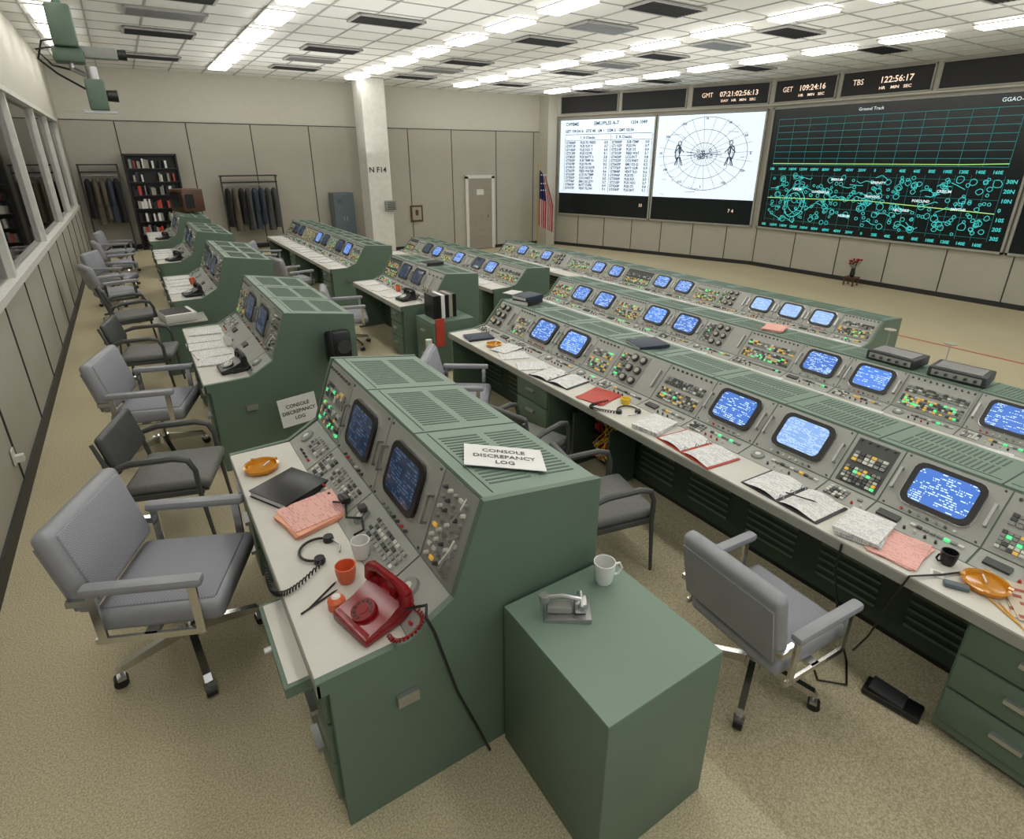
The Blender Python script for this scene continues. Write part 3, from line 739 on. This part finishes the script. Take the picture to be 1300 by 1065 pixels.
# ------------------------------------------------------------------ small things
ZD=.764
def phone(name,mat,loc,rz,s=1):
    mb=MB()
    mb.prism([(-.11,.02),(-.11,.035),(-.02,.055),(.05,.09),(.09,.09),(.11,.02)],-.10,.10,mat)
    mb.rbox((.0,0,.02),(.23,.21,.04),.012,mat)
    F=frame((-.045,0,.056),(0,-1,0),(.93,0,.36),(-.36,0,.93))
    mb.cyl((0,0,0),(0,0,.012),.048,.046,'b_white' if mat!='red' else mat,F,20); mb.cyl((0,0,.012),(0,0,.014),.02,.02,'b_white' if mat!='red' else mat,F,14)
    for k in range(10):
        a=rad(k*30+20); mb.cyl((.033*math.cos(a),.033*math.sin(a),.012),(.033*math.cos(a),.033*math.sin(a),.0135),.006,.006,'black',F,8)
    for q in(-.05,.05): mb.box((.065,q,.10),(.04,.03,.03),mat)
    mb.tube([(.065,-.115,.12),(.065,-.09,.135),(.065,-.05,.145),(.065,.05,.145),(.065,.09,.135),(.065,.115,.12)],.014,mat,rr=[.02,.022,.016,.016,.022,.02],seg=10)
    for q in(-.105,.105): mb.cyl((.065,q,.085),(.065,q,.13),.028,.024,mat,None,14)
    P=[]
    for k in range(150):
        t=k/149; a=k*.75; cx=.07+.03*math.sin(t*6); cy=-.13-.07*math.sin(t*3.1); P.append((cx-t*.1+.007*math.cos(a),cy,.03+.05*(1-t)**2+.007*math.sin(a)))
    mb.tube(P,.0032,mat,seg=5)
    return inst(mb.mesh(name),name,loc,rz,scale=s)
def mug(mat,loc,rz=0,h=.09,r=.04,handle=True,name='coffee_mug'):
    mb=MB(); mb.lathe([(0,0),(r*.75,0),(r*.85,.01),(r,h*.6),(r*1.02,h),(r*.93,h),(r*.88,h*.5),(r*.7,.012),(0,.012)],mat)
    if handle: mb.tube([(r*.95,0,h*.8),(r*1.5,0,h*.82),(r*1.75,0,h*.55),(r*1.4,0,h*.28),(r*.9,0,h*.25)],.005,mat)
    mb.build(name,loc,rz)
def ashtray(loc,r=.09):
    mb=MB(); mb.lathe([(0,0),(r*.75,0),(r*.95,.012),(r,.03),(r*.86,.032),(r*.78,.014),(0,.010)],'amber',seg=28)
    for k in range(4):
        a=rad(k*90+20); mb.box((r*.93*math.cos(a),r*.93*math.sin(a),.031),(.02,.02,.008),'amber')
    mb.cyl((.01,.0,.02),(.05,.03,.026),.004,.004,'paper',None,8)
    mb.build('glass_ashtray',loc)
def paper(loc,rz,w=.216,h=.28,n=1,mat='printed',name='paper_stack'):
    mb=MB()
    for i in range(n):
        a=rad((R()-.5)*10) if n>1 else 0
        mb.box((0,0,.002+i*.004),(h,w,.0035),mat,Matrix.Rotation(a,4,'Z'))
    mb.build(name,loc,rz)
def book(loc,rz,w=.23,h=.29,t=.03,mat='black',name='notebook'):
    mb=MB(); mb.rbox((0,0,.003),(h,w,.005),.002,mat); mb.rbox((0,0,t),(h,w,.005),.002,mat); mb.box((0,-w/2+.003,t/2),(h,.006,t),mat); mb.box((0,0.003,t/2),(h-.012,w-.016,t-.006),'paper'); mb.build(name,loc,rz)
def openbinder(loc,rz,cover='dark',pages='printed'):
    mb=MB(); mb.rbox((0,0,.004),(.29,.50,.006),.002,cover)
    for s in(-1,1):
        vs=[];n=6
        for i in range(n+1):
            t=i/n; y=s*(.012+.222*t); z=.010+.022*math.sin(math.pi*min(1,t*1.1))*(1-.5*t)
            vs+=[(-.138,y,z),(.138,y,z)]
        fs=[(2*i,2*i+1,2*i+3,2*i+2) for i in range(n)]
        mb.add(vs,fs,pages)
    for q in(-.1,0,.1): mb.tube([(q,-.014,.012),(q,-.01,.035),(q,.01,.035),(q,.014,.012)],.003,'metal')
    mb.build('ring_binder',loc,rz)
def pencil(loc,rz,l=.17,mat='pencil'):
    mb=MB(); mb.cyl((-l/2,0,.004),(l/2-.02,0,.004),.004,.004,mat,None,6); mb.cyl((l/2-.02,0,.004),(l/2,0,.004),.004,.0008,'cream_box' if mat=='pencil' else mat,None,6); mb.build('pencil' if mat=='pencil' else 'pen',loc,rz)
def headset(loc,rz):
    mb=MB(); P=[(.08*math.cos(rad(a)),.08*math.sin(rad(a)),.012) for a in range(-20,205,15)]
    mb.tube(P,.006,'black'); 
    for a in(-20,200): mb.cyl((.08*math.cos(rad(a)),.08*math.sin(rad(a)),.002),(.08*math.cos(rad(a)),.08*math.sin(rad(a)),.026),.025,.022,'black',None,12)
    mb.tube([(.08,-.03,.015),(.03,-.09,.012),(-.02,-.10,.01)],.004,'metal')
    P=[]
    for k in range(220):
        t=k/219; a=k*.8; cx=-.08-.20*math.sin(t*3.0); cy=.0+.24*t-.05; P.append((cx+.010*math.cos(a),cy,.014+.010*math.sin(a)))
    mb.tube(P,.0035,'black',seg=5)
    mb.build('headset',loc,rz)
Zr=ZD
ashtray((.33,3.12,Zr),.095); book((.41,2.80,Zr),28,w=.28,h=.28,t=.035)
paper((.46,2.50,Zr),14,w=.24,h=.30,n=6,mat='orange_paper'); paper((.47,2.52,Zr+.024),10,w=.24,h=.30,n=1,mat='printed_pink',name='printed_sheet')
mug('mugwhite',(.55,2.07,Zr+.01),0,.085,.040,False,'paper_cup'); mug('orange',(.45,1.97,Zr),0,.075,.042,False,'paper_cup')
headset((.40,2.22,Zr),60); pencil((.32,1.90,Zr),20,mat='blackmat'); pencil((.34,1.93,Zr),35,mat='blackmat')
mb=MB(); mb.tube([(.56,2.52,.80),(.60,2.44,.825),(.57,2.34,.81),(.62,2.26,.835),(.60,2.18,.825),(.56,2.20,.80)],.006,'black'); mb.rbox((.60,2.46,.84),(.05,.07,.03),.01,'black'); mb.rbox((.64,2.30,.86),(.04,.05,.03),.01,'dark'); mb.build('microphone_cable')
phone('telephone','red',(.48,1.71,Zr),15,1.05)
mb=MB(); mb.lathe([(0,0),(.035,0),(.034,.035),(.02,.05),(0,.052)],'orange'); mb.lathe([(.026,.0355),(.027,.042),(.012,.056),(0,.058)],'paper'); mb.build('beacon_lamp',(.37,1.84,Zr))
mb=MB(); mb.tube([(.57,1.60,.84),(.62,1.54,.88),(.60,1.50,.86),(.62,1.485,.80),(.70,1.483,.45),(.84,1.48,.02)],.006,'black'); mb.build('telephone_cord')
def card(o,ex,ey,w=.32,h=.21,lines=('CONSOLE','DISCREPANCY','LOG')):
    ex=Vector(ex).normalized(); ey=Vector(ey).normalized(); n=ex.cross(ey); mb=MB(); F=frame(o,ex,ey,n)
    mb.box((0,0,0),(w,h,.003),'paper',F)
    for i,l in enumerate(lines): mb.text(l,Vector(o)+ey*(.035-i*.055),ex,ey,.044,'black','CENTER',.003,.93,.0008)
    mb.build('console_log_card')
nr_=Vector((.156,0,.988)); exx=Vector((.88,-.47,0)); exx=(exx-nr_*exx.dot(nr_)).normalized(); eyy=nr_.cross(exx)
card((1.12,1.80,1.222),exx,eyy,w=.34)
card((.84,4.565,.46),(1,0,.08),(-.08,0,1),w=.30,h=.25)
mug('mugwhite',(1.36,1.40,.746),-20,.10,.045)
mb=MB(); mb.prism([(-.09,0),(-.09,.012),(.09,.02),(.09,0)],-.055,.055,'metal'); mb.rbox((-.03,0,.03),(.10,.05,.03),.008,'panel2'); mb.rbox((.05,0,.045),(.05,.06,.05),.01,'metal'); mb.cyl((.05,-.045,.06),(.05,.045,.06),.012,.012,'metal')
mb.tube([(.05,0,.07),(-.02,.0,.085),(-.09,0,.075)],.009,'metal'); mb.cyl((-.09,0,.06),(-.09,0,.085),.02,.02,'b_grey'); mb.build('stapler_punch',(1.12,1.34,.746),-35)
for y in (6.59,9.85,13.0,16.2):
    for k in range(5): paper((.33+R()*.06,y-.3-k*.26+R()*.04,Zr+k*.0002),R()*24-12,n=random.choice([1,2,3]))
    phone('telephone','black',(.46,y-1.62,Zr),R()*30)
    mug('orange' if R()<.5 else 'mugwhite',(.52,y-.9,Zr+.01),0,.085,.036,False,'paper_cup')
mb=MB(); mb.rbox((0,0,.05),(.34,.40,.10),.015,'b_white'); mb.box((-.02,0,.102),(.28,.32,.006),'black'); mb.build('typewriter_case',(.22,7.68,.613),10)
mb=MB(); mb.box((0,0,.30),(.50,.44,.60),'green'); mb.box((0,0,.606),(.54,.48,.012),'edge'); mb.build('small_stand',(.24,7.68,0.0))
mb=MB(); mb.rbox((0,-.05,0),(.17,.08,.22),.02,'black'); mb.tube([(-.07,-.11,.13),(-.07,-.13,.08),(-.07,-.13,-.08),(-.07,-.11,-.13)],.016,'black',rr=[.026,.018,.018,.026]); mb.cyl((.03,-.09,0),(.03,-.10,0),.05,.05,'dark')
mb.tube([(-.07,-.12,-.13),(-.06,-.12,-.26),(.0,-.1,-.32),(.05,-.08,-.2),(.04,-.07,-.1)],.007,'black')
inst(mb.mesh('wall_telephone'),'wall_telephone',(1.24,4.68,.93),scale=1.2)
mb=MB(); mb.rbox((0,0,.26),(.5,.55,.5),.03,'wood_brown'); mb.rr((0,0),.42,.34,.05,.0,.02,'black',frame((-.25,0,.28),(0,-1,0),UP,(-1,0,0)),dome=.01); mb.box((0,0,.01),(.4,.4,.02),'black'); mb.box((-.1,-.28,.25),(.2,.01,.3),'black')
mb.build('television_set',(1.15,15.7,1.225),25)
z2=TZ[1]+Zr
book((2.96,5.28,z2),-10,t=.02,mat='navy'); ashtray((2.95,4.93,z2),.085); paper((2.95,4.55,z2),-20,n=2); paper((3.0,4.76,z2+.012),15,n=1)
paper((2.93,4.2,z2),-25,n=2); openbinder((2.95,3.80,z2),8,'dark'); paper((2.98,3.28,z2),12,mat='red_cover',w=.26,h=.30,n=2,name='folder')
headset((2.97,2.93,z2),-30); mug('yellow',(3.06,3.05,z2),0,.05,.04,False,'tape_roll')
paper((2.95,2.62,z2),10,n=8); openbinder((2.94,2.22,z2),-6,'red_cover'); openbinder((2.95,1.52,z2),-3,'dark'); pencil((2.92,1.45,z2+.032),-70,mat='blackmat')
paper((2.95,1.11,z2+.006),12,n=9); paper((2.95,.93,z2),5,n=3,mat='printed_pink'); mug('black',(3.03,.75,z2),150,.07,.036); mb=MB(); mb.box((0,0,.003),(.055,.055,.006),'paper'); mb.box((0,0,.0065),(.03,.03,.001),'cream_box'); mb.build('drink_coaster',(2.90,.74,z2),20)
ashtray((2.99,.58,z2),.095); paper((3.04,.40,z2),30,mat='magazine',n=2,name='magazine'); pencil((2.88,.48,z2),60); pencil((2.87,.44,z2),50); paper((2.93,.20,z2),0,n=3)
for y in (8.7,8.25,7.75): paper((2.95,y,z2),R()*30-15,n=2)
for k in range(14): paper((2.93+R()*.06,10.4+k*.38,z2),R()*50-25,n=random.choice([1,2,3]))
phone('telephone','black',(3.0,7.4,z2),10); mug('orange',(3.12,7.98,z2),0,.085,.036,False,'paper_cup')
z3=TZ[2]+Zr
for k in range(12): paper((5.07,1.2+k*.95,z3),R()*40-20,n=2)
z4=TZ[3]+Zr
for k in range(9): paper((7.62,3.8+k*.9,z4),R()*40-20,n=2)
r2=TZ[1]+1.05
book((3.66,5.35,r2),20,t=.05); book((3.67,5.36,r2+.054),12,t=.04,mat='navy'); book((3.68,3.45,r2),-15,w=.25,h=.3,t=.025,mat='navy'); book((3.65,7.9,TZ[1]+1.125),5,t=.04,mat='blackmat')
r3=TZ[2]+1.05
paper((5.85,3.6,r3),20,n=6,mat='pink')
def radio(loc,rz):
    mb=MB(); mb.rbox((0,0,.05),(.30,.42,.09),.012,'dark'); mb.box((-.02,0,.098),(.22,.34,.008),'metal'); mb.box((-.152,0,.05),(.006,.36,.05),'panel')
    for i in range(5): mb.cyl((-.15,-.14+i*.07,.05),(-.175,-.14+i*.07,.05),.014,.012,'knob')
    mb.cyl((.08,.15,.1),(.08,.15,.26),.004,.004,'metal'); mb.lathe([(0,.26),(.05,.262),(.05,.27),(0,.272)],'cream_box',c=(.08,.15,0)); mb.build('radio_receiver',loc,rz)
radio((5.82,2.30,r3),0); radio((5.82,1.78,r3),6)
mb=MB(); mb.box((.14,0,.30),(.02,.44,.50),'cream_box'); mb.box((0,.23,.30),(.3,.02,.52),'green_dark'); mb.box((0,-.23,.30),(.3,.02,.52),'green_dark')
for i in range(5):
    for j in range(5): mb.box((.10,-.17+i*.085,.12+j*.09),(.05,.06,.05),random.choice(['dial','dark','b_red','wood_brown','panel']))
for i in range(14): mb.tube([(.08,-.18+R()*.36,.1),(.03,-.18+R()*.36,.25),(.08,-.18+R()*.36,.48)],.005,random.choice(['b_red','black','yellow','b_white']))
mb.build('open_relay_rack',(3.03,3.25,TZ[1]))
mb=MB(); mb.rbox((0,0,.02),(.12,.26,.035),.01,'black'); mb.rbox((0,.03,.045),(.10,.16,.02),.006,'dark',TR(0,0,0,0,0,6)); mb.build('foot_pedal',(2.80,.72,TZ[1]+.002),10)
mb=MB(); zt=TZ[1]
mb.tube([(2.765,1.12,zt+.75),(2.74,1.11,zt+.6),(2.80,1.05,zt+.25),(2.85,.98,zt+.01),(2.70,.9,zt+.01),(2.6,1.0,zt+.01),(2.75,1.15,zt+.012),(3.1,1.1,zt+.012)],.006,'black')
mb.tube([(3.0,.68,z2+.008),(2.90,.72,z2+.012),(2.76,.80,z2+.010),(2.755,.84,zt+.6),(2.80,.9,zt+.3),(2.95,1.0,zt+.02)],.005,'black')
mb.build('headset_cable')
mb=MB(); mb.rbox((0,0,.012),(.04,.10,.024),.008,'locker'); mb.build('cable_plug',(2.87,.65,z2),30)
mb=MB(); mb.box((0,0,.22),(.3,.3,.04),'wood_brown')
for a in(-1,1):
    for b in(-1,1): mb.box((a*.12,b*.12,.1),(.03,.03,.2),'wood_brown')
mb.lathe([(.04,.24),(.07,.30),(.05,.42),(.06,.46)],'black')
for k in range(12):
    a=k*2.4; q=.05+.10*R(); x,y,z=q*math.cos(a),q*math.sin(a),.58+.14*R()
    mb.tube([(0,0,.42),(x*.6,y*.6,.52),(x,y,z)],.005,'leaf'); mb.lathe([(0,-.03),(.03,-.01),(.035,.02),(.015,.035),(0,.03)],'rose',None,8,(x,y,z)); mb.box((x*.8,y*.8,z-.07),(.07,.05,.004),'leaf')
mb.build('rose_vase_stand',(16.4,8.1,TZ[4]))
mb=MB(); mb.box((12.4,2,TZ[4]+.003),(.05,9,.004),'redtape'); mb.build('floor_tape_line')
mb=MB(); mb.box((0,0,0),(.01,.08,.12),'b_white'); mb.box((.03,0,-.02),(.05,.05,.05),'b_white'); mb.build('wall_outlet',(XL+.012,5.1,.35))
mb=MB(); mb.cyl((0,0,0),(0,0,.55),.04,.04,'b_white'); mb.cyl((0,0,0),(0,0,.02),.08,.08,'b_white'); mb.build('cable_post',(2.75,6.15,TZ[1]))

# ------------------------------------------------------------------ lights, world, camera
k=0
for x in (4.2,11.0):
    for y in (2.5,9.0,15.5):
        l=bpy.data.lights.new('added_ceiling_fill','AREA'); l.shape='SQUARE'; l.size=4.5; l.energy=75; l.color=(1,.985,.95)  # added fill lamp facing up to brighten the ceiling, not a room fixture
        o=bpy.data.objects.new('added_ceiling_fill',l); o.location=(x,y,2.5); o.rotation_euler=(math.pi,0,0); sc.collection.objects.link(o)
w=bpy.data.worlds.new('world'); sc.world=w; w.use_nodes=True
w.node_tree.nodes['Background'].inputs[0].default_value=(.8,.82,.8,1); w.node_tree.nodes['Background'].inputs[1].default_value=1.0
sc.view_settings.view_transform='Standard'
cam=bpy.data.cameras.new('camera'); co=bpy.data.objects.new('camera',cam); sc.collection.objects.link(co)
cam.sensor_width=36; cam.sensor_fit='HORIZONTAL'; cam.lens=721/1300*36; cam.shift_y=-45.5/1300; cam.clip_start=.05; cam.clip_end=100
co.location=(0,0,2.4); co.rotation_euler=(rad(90-21.7),0,rad(-32.8))
sc.camera=co
